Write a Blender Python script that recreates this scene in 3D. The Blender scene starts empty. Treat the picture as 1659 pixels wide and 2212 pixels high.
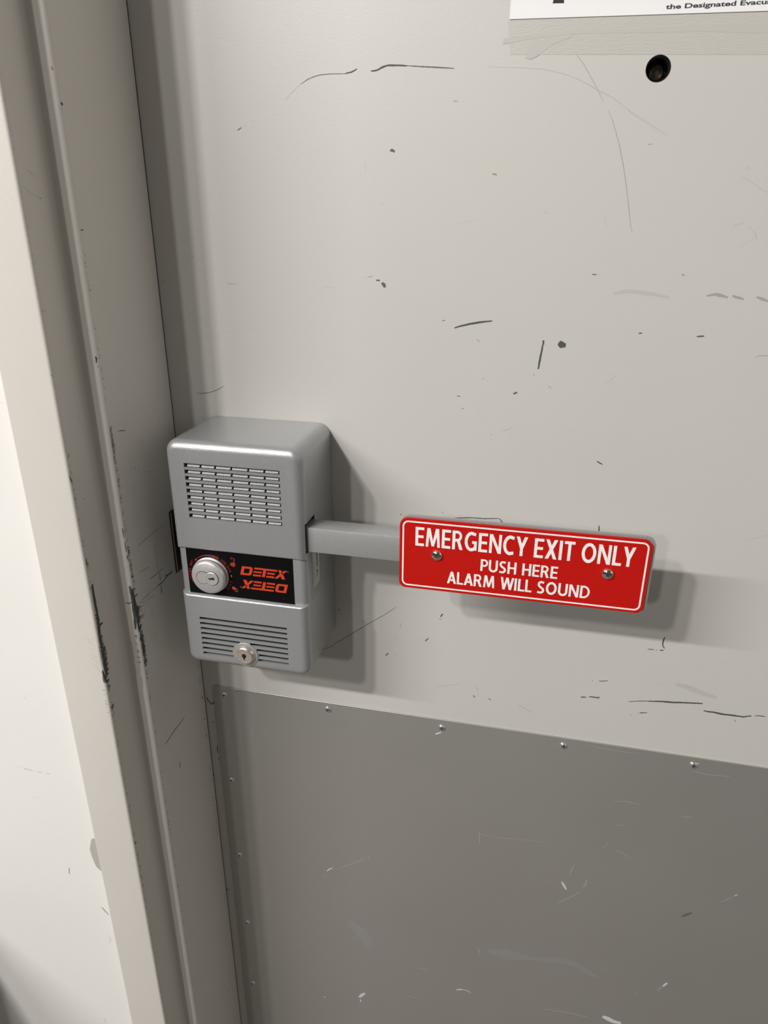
import bpy, bmesh, math, random
from mathutils import Vector, Matrix
random.seed(11)
S = 0.001            # everything below is written in millimetres
sc = bpy.context.scene

# ---------------- camera, world, lights, exposure ----------------
cam = bpy.data.cameras.new('camera'); camo = bpy.data.objects.new('camera', cam)
sc.collection.objects.link(camo); sc.camera = camo
camo.location = (0.28598, -0.53908, 0.44448)
camo.rotation_euler = (1.1764995, -0.0046228, 0.2236916)
cam.sensor_fit = 'VERTICAL'; cam.sensor_height = 36.0
cam.lens = 1535.92 * 36.0 / 2212.0
cam.clip_start = 0.01; cam.clip_end = 50
cam.dof.use_dof = True; cam.dof.focus_distance = 0.60; cam.dof.aperture_fstop = 18.0

w = bpy.data.worlds.new('world'); sc.world = w; w.use_nodes = True
bg = w.node_tree.nodes['Background']
bg.inputs['Color'].default_value = (1.0, 0.965, 0.92, 1); bg.inputs['Strength'].default_value = 0.06
sc.view_settings.view_transform = 'Standard'; sc.view_settings.look = 'None'
sc.view_settings.gamma = 1.0; sc.view_settings.exposure = 0.13
sc.view_settings.use_curve_mapping = False

def lamp_or_fill(x, y, z, sx, sy, watts, col=(1, 0.97, 0.93)):
    """an overhead fixture or an added fill: a lit panel at x, y, z facing the door"""
    l = bpy.data.lights.new('fixture_or_fill_light', 'AREA'); l.shape = 'RECTANGLE'
    l.size = sx; l.size_y = sy; l.energy = watts; l.color = col
    o = bpy.data.objects.new('fixture_or_fill_light', l); sc.collection.objects.link(o)
    o.location = (x, y, z)
    d = Vector((x, y, z)) - Vector((0.15, 0, 0.2))
    o.rotation_euler = d.to_track_quat('Z', 'X').to_euler() if False else Matrix.Identity(3).to_euler()
    # keep the long side level along x, tilt the panel towards the door
    zc = d.normalized(); xc = (Vector((1, 0, 0)) - zc * zc.x).normalized(); yc = zc.cross(xc)
    o.rotation_euler = Matrix((xc, yc, zc)).transposed().to_euler()
    return o
# a row of small fixtures running away from the door and a level strip to the left
lamp_or_fill(-0.78, -3.80, 1.72, 0.14, 0.20, 19)
lamp_or_fill(-0.84, -2.40, 1.91, 0.12, 0.13, 18)
lamp_or_fill(-0.94, -2.00, 1.87, 0.12, 0.09, 23)
lamp_or_fill(-2.18, -2.40, 2.22, 1.45, 0.07, 68)
# added fill: a wide, weak panel standing in for ambient from the right
lamp_or_fill(2.3, -1.2, 0.9, 1.4, 1.2, 3.8, (1, 0.93, 0.86))

# ---------------- materials ----------------
def mat(name, col, rough=0.5, metal=0.0, bump=0.0, bscale=300.0, var=0.0, vscale=6.0, alpha=1.0, spec=0.5,
        coat=0.0, stretch=None, rvar=0.0, detail=3.0):
    m = bpy.data.materials.new(name); m.use_nodes = True
    nt = m.node_tree; b = nt.nodes['Principled BSDF']
    b.inputs['Base Color'].default_value = (*col, 1); b.inputs['Roughness'].default_value = rough
    b.inputs['Metallic'].default_value = metal; b.inputs['Alpha'].default_value = alpha
    b.inputs['Specular IOR Level'].default_value = spec; b.inputs['Coat Weight'].default_value = coat
    tc = nt.nodes.new('ShaderNodeTexCoord'); mp = nt.nodes.new('ShaderNodeMapping')
    nt.links.new(tc.outputs['Object'], mp.inputs['Vector'])
    if stretch: mp.inputs['Scale'].default_value = stretch
    if var:
        n = nt.nodes.new('ShaderNodeTexNoise'); n.inputs['Scale'].default_value = vscale; n.inputs['Detail'].default_value = 5
        nt.links.new(mp.outputs[0], n.inputs['Vector'])
        mx = nt.nodes.new('ShaderNodeMix'); mx.data_type = 'RGBA'
        mx.inputs[6].default_value = (*[c * (1 - var) for c in col], 1)
        mx.inputs[7].default_value = (*[min(1, c * (1 + var)) for c in col], 1)
        nt.links.new(n.outputs['Fac'], mx.inputs[0]); nt.links.new(mx.outputs[2], b.inputs['Base Color'])
        if rvar:
            mr = nt.nodes.new('ShaderNodeMapRange'); mr.inputs[1].default_value = 0.3; mr.inputs[2].default_value = 0.7
            mr.inputs[3].default_value = rough - rvar; mr.inputs[4].default_value = rough + rvar
            nt.links.new(n.outputs['Fac'], mr.inputs[0]); nt.links.new(mr.outputs[0], b.inputs['Roughness'])
    if bump:
        n2 = nt.nodes.new('ShaderNodeTexNoise'); n2.inputs['Scale'].default_value = bscale; n2.inputs['Detail'].default_value = detail
        nt.links.new(mp.outputs[0], n2.inputs['Vector'])
        bp = nt.nodes.new('ShaderNodeBump'); bp.inputs['Strength'].default_value = bump; bp.inputs['Distance'].default_value = 0.001
        nt.links.new(n2.outputs['Fac'], bp.inputs['Height']); nt.links.new(bp.outputs[0], b.inputs['Normal'])
        if coat:
            bc = nt.nodes.new('ShaderNodeBump'); bc.inputs['Strength'].default_value = bump * 0.45; bc.inputs['Distance'].default_value = 0.001
            nt.links.new(n2.outputs['Fac'], bc.inputs['Height']); nt.links.new(bc.outputs[0], b.inputs['Coat Normal']); b.inputs['Coat Roughness'].default_value = 0.12
    return m
M = dict(
 door=mat('door_paint', (0.575, 0.563, 0.540), 0.42, bump=0.06, bscale=700, var=0.03, vscale=9),
 frame=mat('frame_paint', (0.66, 0.635, 0.595), 0.45, bump=0.10, bscale=500, var=0.03, vscale=12),
 wall=mat('wall_paint', (0.86, 0.845, 0.825), 0.6, bump=0.15, bscale=260, var=0.03, vscale=8),
 ceiling=mat('ceiling_paint', (0.35, 0.34, 0.32), 0.8),
 cavity=mat('cavity_shade', (0.06, 0.062, 0.065), 0.5),  # dark tone standing in for the shade deep behind the slots
 floor=mat('floor_concrete', (0.16, 0.14, 0.12), 0.6, bump=0.2, bscale=40, var=0.15),
 silver=mat('hammered_silver_paint', (0.365, 0.377, 0.387), 0.26, metal=0.34, bump=0.26, bscale=2700, detail=2, var=0.13, vscale=1800, coat=1.0),
 silver_bar=mat('silver_bar_paint', (0.335, 0.34, 0.345), 0.30, metal=0.2, bump=0.28, bscale=3000, detail=2, var=0.26, vscale=1500, coat=0.5),
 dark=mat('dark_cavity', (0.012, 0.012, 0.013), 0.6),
 black=mat('black_panel', (0.004, 0.004, 0.0045), 0.35, spec=0.15),
 orange=mat('orange_print', (0.60, 0.048, 0.012), 0.45),
 dimorange=mat('worn_orange_print', (0.36, 0.025, 0.015), 0.5),
 red=mat('red_sign', (0.53, 0.008, 0.005), 0.4, var=0.03, vscale=30, spec=0.25),
 white=mat('white_print', (0.95, 0.90, 0.90), 0.5),
 satin=mat('satin_chrome', (0.72, 0.72, 0.72), 0.36, metal=0.65, bump=0.12, bscale=900),
 nickel=mat('nickel', (0.80, 0.74, 0.66), 0.22, metal=0.8),
 chrome=mat('chrome_screw', (0.85, 0.82, 0.78), 0.12, metal=1.0),
 zinc=mat('zinc_screw', (0.75, 0.77, 0.78), 0.25, metal=0.9),
 brass=mat('aged_brass', (0.45, 0.33, 0.16), 0.3, metal=0.8),
 bronze=mat('dark_bronze', (0.045, 0.035, 0.022), 0.4, metal=0.6),
 kick=mat('brushed_plate', (0.45, 0.442, 0.425), 0.38, metal=0.62, bump=0.08, bscale=60, var=0.05, vscale=5, stretch=(1, 1, 1), rvar=0.03),
 paper=mat('paper', (0.86, 0.86, 0.87), 0.7),
 ink=mat('ink', (0.03, 0.03, 0.04), 0.8),
 tape=mat('clear_tape', (0.535, 0.52, 0.49), 0.35, bump=0.2, bscale=200, stretch=(1, 1, 6)),
 smear=mat('glue_smear', (0.505, 0.495, 0.47), 0.5),
 label=mat('label_paper', (0.46, 0.48, 0.45), 0.6),
 clear=mat('clear_label', (0.5, 0.5, 0.48), 0.3, alpha=0.25),
 tube=mat('dark_steel_tube', (0.42, 0.41, 0.39), 0.28, metal=1.0),
)
MK = {0: mat('scuff_dark', (0.075, 0.08, 0.08), 0.7), 1: mat('scuff_grey', (0.10, 0.10, 0.10), 0.7, alpha=0.72),
      2: mat('scuff_faint', (0.16, 0.15, 0.14), 0.7, alpha=0.25), 3: mat('scuff_ghost', (0.22, 0.20, 0.18), 0.7, alpha=0.08),
      4: mat('rust_spot', (0.42, 0.26, 0.08), 0.7, alpha=0.7), 5: mat('bright_scratch', (0.80, 0.80, 0.80), 0.5, alpha=0.75),
      6: mat('pale_scratch', (0.70, 0.70, 0.70), 0.5, alpha=0.20), 8: mat('pale_smear', (0.55, 0.57, 0.62), 0.6, alpha=0.09),
      9: mat('dark_smear', (0.12, 0.11, 0.10), 0.7, alpha=0.35), 7: mat('bare_grey_patch', (0.47, 0.45, 0.42), 0.7)}

# ---------------- helpers ----------------
def link(name, me, m, parent=None, loc=None):
    o = bpy.data.objects.new(name, me); sc.collection.objects.link(o)
    if m is not None: me.materials.append(m)
    if parent is not None: o.parent = parent
    return o
def from_bm(bm, smooth=35):
    bmesh.ops.recalc_face_normals(bm, faces=bm.faces)
    me = bpy.data.meshes.new('m'); bm.to_mesh(me); bm.free()
    if smooth:
        me.shade_smooth(); me.set_sharp_from_angle(angle=math.radians(smooth))
    return me
def from_py(V, F, smooth=0, fix=True):
    bm = bmesh.new(); vs = [bm.verts.new((x * S, y * S, z * S)) for x, y, z in V]
    for f in F:
        try: bm.faces.new([vs[i] for i in f])
        except ValueError: pass
    if fix: return from_bm(bm, smooth)
    me = bpy.data.meshes.new('m'); bm.to_mesh(me); bm.free(); return me
def box(x0, x1, y0, y1, z0, z1, bev=0.0, seg=2):
    bm = bmesh.new()
    bmesh.ops.create_cube(bm, size=1)
    for v in bm.verts:
        v.co = Vector(((x0 + x1) / 2 + v.co.x * (x1 - x0), (y0 + y1) / 2 + v.co.y * (y1 - y0), (z0 + z1) / 2 + v.co.z * (z1 - z0))) * S
    if bev: bmesh.ops.bevel(bm, geom=list(bm.edges), offset=bev * S, segments=seg, profile=0.5, affect='EDGES')
    return from_bm(bm, 40 if bev else 0)
def joined(meshes):
    bm = bmesh.new()
    for me in meshes: bm.from_mesh(me)
    me = bpy.data.meshes.new('m'); bm.to_mesh(me); bm.free()
    me.shade_smooth(); me.set_sharp_from_angle(angle=math.radians(35))
    for x in meshes: bpy.data.meshes.remove(x)
    return me
def cut(me, cutter, smooth=35):
    a = bpy.data.objects.new('a', me); b = bpy.data.objects.new('b', cutter)
    sc.collection.objects.link(a); sc.collection.objects.link(b)
    md = a.modifiers.new('b', 'BOOLEAN'); md.operation = 'DIFFERENCE'; md.object = b; md.solver = 'EXACT'
    dg = bpy.context.evaluated_depsgraph_get()
    out = bpy.data.meshes.new_from_object(a.evaluated_get(dg))
    bpy.data.objects.remove(a); bpy.data.objects.remove(b)
    out.shade_smooth(); out.set_sharp_from_angle(angle=math.radians(smooth))
    return out
def rrect(x0, x1, z0, z1, rs, n=6):
    """rounded rectangle outline; rs = radii at (right-top, left-top, left-bottom, right-bottom)"""
    P = []
    for (cx, cz, a0, r, sx, sz) in ((x1, z1, 0, rs[0], -1, -1), (x0, z1, 90, rs[1], 1, -1), (x0, z0, 180, rs[2], 1, 1), (x1, z0, 270, rs[3], -1, 1)):
        for k in range(n + 1):
            a = math.radians(a0 + 90 * k / n)
            P.append((cx + sx * r + r * math.cos(a), cz + sz * r + r * math.sin(a)))
    return P
def shell(x0, x1, z0, z1, yf, rs, rf, rft=None, rfb=None, nf=7, y_back=-0.3):
    """cover body: straight sides from the door out to the filleted front face at yf"""
    rft = rf if rft is None else rft; rfb = rf if rfb is None else rfb
    rings = []
    def ring(i, it, ib, y):
        R_ = [max(r - (i if r > 4 else i * 0.3), 0.5) for r in rs]
        return [(x, y, z) for x, z in rrect(x0 + i, x1 - i, z0 + ib, z1 - it, R_)]
    rings.append(ring(0, 0, 0, y_back))
    for k in range(nf + 1):
        t = math.radians(90 * k / nf); c = 1 - math.cos(t)
        rings.append(ring(rf * c, rft * c, rfb * c, yf + rf * (1 - math.sin(t))))
    V = [p for r in rings for p in r]; n = len(rings[0]); F = []
    for j in range(len(rings) - 1):
        for i in range(n):
            F.append((j * n + i, j * n + (i + 1) % n, (j + 1) * n + (i + 1) % n, (j + 1) * n + i))
    F.append(tuple(range(n))); F.append(tuple((len(rings) - 1) * n + i for i in range(n)))
    return from_py(V, F, 50)
def slab(outline, y0, y1, smooth=30, chamfer=0.0):
    """extrude an x-z outline from y0 (back) to y1 (front)"""
    n = len(outline); V = [(x, y0, z) for x, z in outline] + [(x, y1, z) for x, z in outline]
    F = [tuple(range(n)), tuple(n + i for i in range(n))] + [(i, (i + 1) % n, n + (i + 1) % n, n + i) for i in range(n)]
    return from_py(V, F, smooth)
def lathe(cx, cz, prof, n=40, smooth=35, caps=True):
    """surface of revolution about the y axis through (cx, cz); prof = [(radius, y)...]"""
    V = []; F = []
    for r, y in prof:
        for k in range(n):
            a = 2 * math.pi * k / n; V.append((cx + r * math.cos(a), y, cz + r * math.sin(a)))
    for j in range(len(prof) - 1):
        for k in range(n):
            F.append((j * n + k, j * n + (k + 1) % n, (j + 1) * n + (k + 1) % n, (j + 1) * n + k))
    if caps and prof[0][0] > 0: F.append(tuple(range(n)))
    if caps and prof[-1][0] > 0.01: F.append(tuple((len(prof) - 1) * n + k for k in range(n)))
    bm = bmesh.new(); vs = [bm.verts.new((x * S, y * S, z * S)) for x, y, z in V]
    for f in F: bm.faces.new([vs[i] for i in f])
    bmesh.ops.remove_doubles(bm, verts=bm.verts, dist=1e-7)
    return from_bm(bm, smooth)
def flat(polys, y, t=0.12):
    """thin printed shapes standing t proud of plane y"""
    return joined([slab(p, y, y - t, 20) for p in polys])
def text_raw(body, offset=0.0, shear=0.0):
    c = bpy.data.curves.new('t', 'FONT'); c.body = body; c.offset = offset; c.shear = shear; c.resolution_u = 6
    o = bpy.data.objects.new('t', c); sc.collection.objects.link(o)
    dg = bpy.context.evaluated_depsgraph_get()
    me = bpy.data.meshes.new_from_object(o.evaluated_get(dg))
    bpy.data.objects.remove(o); bpy.data.curves.remove(c)
    return me
def text_fit(body, x0, x1, z0, z1, y, offset=0.0):
    me = text_raw(body, offset)
    X = [v.co.x for v in me.vertices]; Y = [v.co.y for v in me.vertices]
    ax, bx, ay, by = min(X), max(X), min(Y), max(Y)
    for v in me.vertices:
        v.co = Vector((x0 + (v.co.x - ax) / (bx - ax) * (x1 - x0), y, z0 + (v.co.y - ay) / (by - ay) * (z1 - z0))) * S
    return me
def thing(name, label, cat, loc, group=None):
    o = bpy.data.objects.new(name, None); sc.collection.objects.link(o); o.empty_display_size = 0.02
    o['label'] = label; o['category'] = cat
    if group: o['group'] = group
    return o

def stroke(P, t, miter=True):
    """closed outline of a polyline widened to thickness t with mitred joins and butt ends, as quads"""
    P = [Vector(p) for p in P]; N = len(P); L = []; R = []
    for i in range(N):
        if i == 0: d = (P[1] - P[0]).normalized(); n = Vector((-d.y, d.x)); k = 1
        elif i == N - 1: d = (P[i] - P[i - 1]).normalized(); n = Vector((-d.y, d.x)); k = 1
        else:
            a = (P[i] - P[i - 1]).normalized(); b = (P[i + 1] - P[i]).normalized()
            n = Vector((-(a + b).y, (a + b).x)).normalized(); k = 1 / max(0.45, n.dot(Vector((-a.y, a.x))))
        L.append(P[i] + n * t / 2 * k); R.append(P[i] - n * t / 2 * k)
    return [[tuple(L[i]), tuple(L[i + 1]), tuple(R[i + 1]), tuple(R[i])] for i in range(N - 1)]
def arc(cx, cy, rx, ry, a0, a1, n=12):
    return [(cx + rx * math.cos(math.radians(a0 + (a1 - a0) * k / n)), cy + ry * math.sin(math.radians(a0 + (a1 - a0) * k / n))) for k in range(n + 1)]
def glyph(ch, t=0.16):
    """bold sans capitals, height 1: (advance width, list of convex polygons)"""
    h = t / 2; S_ = lambda P, q=t: stroke(P, q)
    def bar(x0, x1, y0, y1): return [[(x0, y0), (x1, y0), (x1, y1), (x0, y1)]]
    e = t * 0.86
    if ch == 'E': return 0.50, bar(0, t, 0, 1) + bar(t, .50, 1 - e, 1) + bar(t, .47, .5 - e / 2, .5 + e / 2) + bar(t, .50, 0, e)
    if ch == 'L': return 0.47, bar(0, t, 0, 1) + bar(t, .47, 0, e)
    if ch == 'H': return 0.64, bar(0, t, 0, 1) + bar(.64 - t, .64, 0, 1) + bar(t, .64 - t, .5 - e / 2, .5 + e / 2)
    if ch == 'I': return t, bar(0, t, 0, 1)
    if ch == 'T': return 0.56, bar(.28 - h, .28 + h, 0, 1 - e) + bar(0, .56, 1 - e, 1)
    if ch == 'N': return 0.67, bar(0, t * .95, 0, 1) + bar(.67 - t * .95, .67, 0, 1) + [[(t * .95 - .02, 1), (.0, 1), (.67 - t * .95 + .02, 0), (.67, 0)][::1] and [(0, 1), (t * 1.1, 1), (.67, 0), (.67 - t * 1.1, 0)]]
    if ch == 'M': return 0.82, [[(0.0, 0), (t * .92, 0), (.07 + t * .92, 1), (.07, 1)], [(.82 - t * .92, 0), (.82, 0), (.75, 1), (.75 - t * .92, 1)],
                                [(.07, 1), (.07 + t * 1.15, 1), (.41 + t * .42, .04), (.41 - t * .42, .04)], [(.75 - t * 1.15, 1), (.75, 1), (.41 + t * .42, .04), (.41 - t * .42, .04)]]
    if ch == 'A': return 0.68, [[(0, 0), (t * 1.05, 0), (.34 + t * .55, 1), (.34 - t * .55, 1)], [(.68 - t * 1.05, 0), (.68, 0), (.34 + t * .55, 1), (.34 - t * .55, 1)]] + bar(.15, .53, .22, .22 + e)
    if ch == 'W': return 0.96, [[(0, 1), (t * 1.0, 1), (.25 + t * .5, 0), (.25 - t * .5, 0)], [(.25 - t * .5, 0), (.25 + t * .5, 0), (.48 + t * .5, 1), (.48 - t * .5, 1)],
                                [(.48 - t * .5, 1), (.48 + t * .5, 1), (.71 + t * .5, 0), (.71 - t * .5, 0)], [(.71 - t * .5, 0), (.71 + t * .5, 0), (.96, 1), (.96 - t, 1)]]
    if ch == 'X': return 0.64, [[(0, 1), (t * 1.15, 1), (.64, 0), (.64 - t * 1.15, 0)], [(.64 - t * 1.15, 1), (.64, 1), (t * 1.15, 0), (0, 0)]]
    if ch == 'Y': return 0.62, bar(.31 - h, .31 + h, 0, .44) + [[(0, 1), (t * 1.1, 1), (.31 + h, .42), (.31 - h, .38)], [(.62 - t * 1.1, 1), (.62, 1), (.31 + h, .38), (.31 - h, .42)]]
    if ch == 'O': return 0.76, S_(arc(.38, .5, .38 - h, .515 - h, 0, 360, 32))
    if ch == 'C': return 0.60, S_(arc(.38, .5, .38 - h, .515 - h, 300, 60, 22)) + [[(.56, .985), (.60, .955), (.57, .80), (.50, .84)], [(.56, .015), (.60, .045), (.57, .20), (.50, .16)]]
    if ch == 'G': return 0.68, S_(arc(.38, .5, .38 - h, .515 - h, 306, 62, 22)) + bar(.68 - t * .95, .68, .04, .53) + bar(.42, .68 - t * .9, .53 - e, .53) + [[(.56, .985), (.63, .955), (.60, .80), (.50, .84)]]
    if ch == 'D': return 0.68, bar(0, t, 0, 1) + S_([(t * .5, 1 - e / 2)] + arc(.26, .5, .42 - h, .5 - e / 2, 90, -90, 16) + [(t * .5, e / 2)], e)
    if ch == 'P': return 0.56, bar(0, t, 0, 1) + S_([(t * .5, 1 - e / 2)] + arc(.28, .69, .28 - h, .31 - e / 2, 90, -90, 12) + [(t * .5, .38 + e / 2)], e)
    if ch == 'R': return 0.60, bar(0, t, 0, 1) + S_([(t * .5, 1 - e / 2)] + arc(.28, .715, .27 - h, .285 - e / 2, 90, -90, 12) + [(t * .5, .43 + e / 2)], e) + [[(.25, .47), (.42, .50), (.60, 0), (.60 - t * 1.12, 0)]]
    if ch == 'U': return 0.66, S_([(h, 1), (h, .36)] + arc(.33, .33, .33 - h, .345 - h, 180, 360, 16)[1:-1] + [(.66 - h, .36), (.66 - h, 1)])
    if ch == 'S': return 0.52, S_([(.46, .90)] + arc(.27, .735, .255 - h, .28 - h, 70, 235, 12) + [(.30, .46)] + arc(.25, .265, .265 - h, .28 - h, 50, -110, 12) + [(.03, .095)], t * .95)
    return 0.26, []
def sign_text(body, x0, x1, z0, z1, y):
    polys = []; x = 0
    for ch in body:
        adv, ps = glyph(ch)
        if ch == ' ': x += 0.33; continue
        polys += [[(a + x, b) for a, b in p] for p in ps]
        x += adv + (0.10 if ch not in 'LAYTPW' else 0.05)
    xm = max(a for p in polys for a, b in p); sx = (x1 - x0) / xm
    out = []
    for i, p in enumerate(polys):
        q = [(x0 + a * sx, z0 + b * (z1 - z0)) for a, b in p]
        out.append(slab(q, y, y - 0.12 - 0.0013 * (i % 97), 10))
    return joined(out)

# ---------------- the setting ----------------
def struct(name, me, m, label=None):
    o = link(name, me, m); o['kind'] = 'structure'
    if label: o['label'] = label
    return o
struct('floor', box(-3600, 2200, -5200, 200, -1060, -1000), M['floor'])
struct('ceiling', box(-3600, 2200, -5200, 200, 2600, 2650), M['ceiling'])
struct('wall_left', box(-3600, -62, -112, 60, -1000, 2600), M['wall'], 'bright white painted wall left of the door frame')
struct('wall_right', box(962, 2200, -112, 60, -1000, 2600), M['wall'])

def corner_path(P, rad, n=5):
    """round the corners of an open polyline (list of points, radius per corner)"""
    out = [P[0]]
    for i in range(1, len(P) - 1):
        a, b, c = Vector(P[i - 1]), Vector(P[i]), Vector(P[i + 1]); r = rad[i]
        u = (a - b).normalized(); v = (c - b).normalized()
        for k in range(n + 1):
            t = k / n; p0 = b + u * r; p2 = b + v * r
            q = p0.lerp(b, t).lerp(b.lerp(p2, t), t); out.append((q.x, q.y))
    out.append(P[-1]); return out
def frame_mesh(mirror=None):
    P = [(-76, -100), (-76, -126), (-35.5, -126), (-35.5, -94), (-20.9, -94), (-20.9, -0.8), (-60, -0.8)]
    prof = corner_path(P, [0, 1.6, 2.6, 3.0, 2.6, 0.2, 0])
    if mirror is not None: prof = [(2 * mirror - x, y) for x, y in prof]
    n = len(prof); zs = (-1000, 1150)
    V = [(x, y, z) for z in zs for x, y in prof]; F = [(i, i + 1, n + i + 1, n + i) for i in range(n - 1)]
    F += [tuple(range(n)), tuple(n + i for i in range(n)), (0, n - 1, 2 * n - 1, n)]
    return from_py(V, F, 50)
frame = struct('trim_1', frame_mesh(), M['frame'], 'scuffed beige metal door frame left of the door')
struct('trim_2', frame_mesh(443.0), M['frame'])
leaf = box(-20.8, 905, 0, 44, -995, 1145)
leaf = cut(leaf, lathe(337.8, 530, [(7.45, -5), (7.45, 30)], 40), 30)
door = struct('door_1', leaf, M['door'], 'cream painted metal door with grey kick plate')
# black strip standing in for the shadow in the gap between door and frame
link('gap_shade_strip', box(-40, -20.95, -0.7, 6, -995, 1145), M['dark'], frame)

# hole through the door with a bare steel sleeve and a bolt end deep inside
t = link('bolt_hole_sleeve', lathe(337.8, 530, [(7.4, 22), (6.9, 22), (6.6, 3), (7.1, 0.8), (7.45, -0.1)], 48, 35, False), M['tube'], door)
t['label'] = 'round hole with a dark steel sleeve below the taped paper'
link('hole_bottom', lathe(337.8, 530, [(0.001, 21), (6.9, 21), (6.9, 23), (0.001, 23)], 40), M['dark'], door)
b = link('bolt_end', lathe(337.5, 529.8, [(5.0, 21), (5.0, 12.5), (4.3, 11.6), (2.4, 11.2), (2.2, 12.4), (0.001, 12.6)], 32), M['bronze'], door)

# ---------------- kick plate ----------------
plate = link('kick_plate', shell(-10.6, 880, -960, 10.3, -1.3, (4.2, 4.2, 4.2, 4.2), 0.5, nf=3, y_back=0.0), M['kick'], door)
plate['label'] = 'scratched grey brushed metal kick plate with screws along its edge'
bpy.context.view_layer.update()
def dome(r, h, y):
    return [(r, y), (r, y - 0.18 * h), (r * 0.93, y - 0.5 * h), (r * 0.75, y - 0.78 * h), (r * 0.45, y - 0.95 * h), (r * 0.2, y - h), (0.001, y - h)]
def cross(cx, cz, r, w, y, ang, t=0.25):
    c, s = math.cos(ang), math.sin(ang)
    P = [(-w, -r), (w, -r), (w, -w), (r, -w), (r, w), (w, w), (w, r), (-w, r), (-w, w), (-r, w), (-r, -w), (-w, -w)]
    return slab([(cx + c * a - s * b, cz + s * a + c * b) for a, b in P], y + 0.6, y - t * 0.2, 10)
scr = lathe(0, 0, dome(3.3, 1.9, 0), 24); crs = cross(0, 0, 1.7, 0.35, -1.9, 0)
spots = [(1.8, 1.5), (110.0, 2.7), (221.4, 1.3), (332.6, 1.9), (443.3, 2.3), (0.6, -108.2), (1.1, -215.8), (2.5, -323.2), (1.9, -430.0), (560.0, 0.0), (671.0, 0.0), (782.0, 0.0)]
for i, (x, z) in enumerate(spots):
    o = link('screw', scr if i else scr, M['zinc'] if i == 0 else None, plate)
    o.location = (x * S, -1.3 * S, z * S); o.rotation_euler = (0, random.uniform(0, 3), 0)
    c = link('cross_recess', crs, M['dark'] if i == 0 else None, o)

# ---------------- notice paper and tape on the door ----------------
def quad(P, y, t):
    return slab(P, y, y - t, 10)
note = link('paper_notice', quad([(244.3, 559.7), (470, 556.2), (475.5, 840), (248.5, 843)], -0.4, 0.25), M['paper'])
note['label'] = 'white paper notice taped to the top right of the door'; note['category'] = 'paper'
pr = joined([text_fit('the Designated Evacuation Meeting Place is:', 337.5, 452, 559.9, 563.2, -0.68, 0.03)])
link('printed_line', pr, M['ink'], note)
link('printed_logo', quad([(270.2, 566.8), (277.2, 566.6), (276.2, 573), (271.4, 573)], -0.66, 0.03), M['ink'], note)
tape = link('adhesive_tape', quad([(246, 540.7), (470, 532.8), (470, 556.6), (243, 560)], 0, 0.12), M['tape'])
tape['label'] = 'clear tape strip on the door just under the white paper'; tape['category'] = 'tape'
sm = []
top = [(241, 549.5), (262, 551.5), (290, 552.3), (330, 551.4), (360, 552.2), (400, 550.5), (470, 549.5)]
bot = [(241, 546.5), (262, 549.0), (290, 550.3), (330, 549.2), (360, 548.6), (400, 546.0), (470, 544.5)]
sm.append(slab(top + bot[::-1], -0.12, -0.18, 10))
sm.append(slab([(256, 538.5), (259, 537.5), (263, 539), (272, 545), (284, 549), (270, 549), (257, 545)], -0.14, -0.2, 10))
link('glue_smear', joined(sm), M['smear'], tape)

# ---------------- exit alarm ----------------
al = thing('exit_alarm', 'grey exit alarm lock box on the door with an arm holding a red push plate', 'alarm', (0, 0, 0))
X0, X1, ZB, ZT, YF = 9.5, 119.4, 90.5, 288.5, -74.2
# upper cover with speaker slots and the arm slot
P_, H_ = 5.17, 3.42
cs = []
for i in range(9):
    zt = 271.4 - i * P_
    # slot: bottom face slopes out towards the front
    V = [(25.3, -78, zt), (102.2, -78, zt), (102.2, -78, zt - H_ - 0.9), (25.3, -78, zt - H_ - 0.9),
         (25.5, -71.2, zt - 0.1), (102.0, -71.2, zt - 0.1), (102.0, -71.2, zt - H_ + 0.3), (25.5, -71.2, zt - H_ + 0.3)]
    cs.append(from_py(V, [(0, 1, 2, 3), (4, 5, 6, 7), (0, 1, 5, 4), (1, 2, 6, 5), (2, 3, 7, 6), (3, 0, 4, 7)]))
cs.append(box(107, 125, -70.3, -48.5, 203.4, 228.2))
upper = shell(X0, X1, 197.8, ZT, YF, (10, 10, .8, .8), 7, None, 3.0)
upper = cut(upper, box(24.6, 102.8, -72.7, -66, 225.5, 272.3), 40)
upper = cut(upper, joined(cs), 40)
# lower cover with plain louvres, cut short around the lock
cs = []
lx, lz = 63.4, 105.8
for i in range(8):
    zt = 137.0 - i * 4.83; zm = zt - 1.2
    segs = [(24.6, 101.2)]
    dz = abs(zm - lz)
    if dz < 11.6:
        hw = math.sqrt(11.6 ** 2 - dz ** 2); segs = [(24.6, lx - hw), (lx + hw, 101.2)]
    for a, c in segs:
        V = [(a, -78, zt), (c, -78, zt), (c, -78, zt - 3.3), (a, -78, zt - 3.3),
             (a + .1, -71, zt - 0.1), (c - .1, -71, zt - 0.1), (c - .1, -71, zt - 2.0), (a + .1, -71, zt - 2.0)]
        cs.append(from_py(V, [(0, 1, 2, 3), (4, 5, 6, 7), (0, 1, 5, 4), (1, 2, 6, 5), (2, 3, 7, 6), (3, 0, 4, 7)]))
lower = shell(X0, X1, ZB, 158.2, YF, (.8, .8, 9, 9), 7, 2.6, None)
lower = cut(lower, box(23.9, 101.9, -73.0, -66, 99.5, 138), 40)
lower = cut(lower, joined(cs), 40)
middle = shell(X0 + 0.1, X1 - 0.1, 154, 202, -70.9, (1, 1, 1, 1), 6)
o = link('housing', joined([upper, lower, middle]), M['silver'], al)
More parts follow.
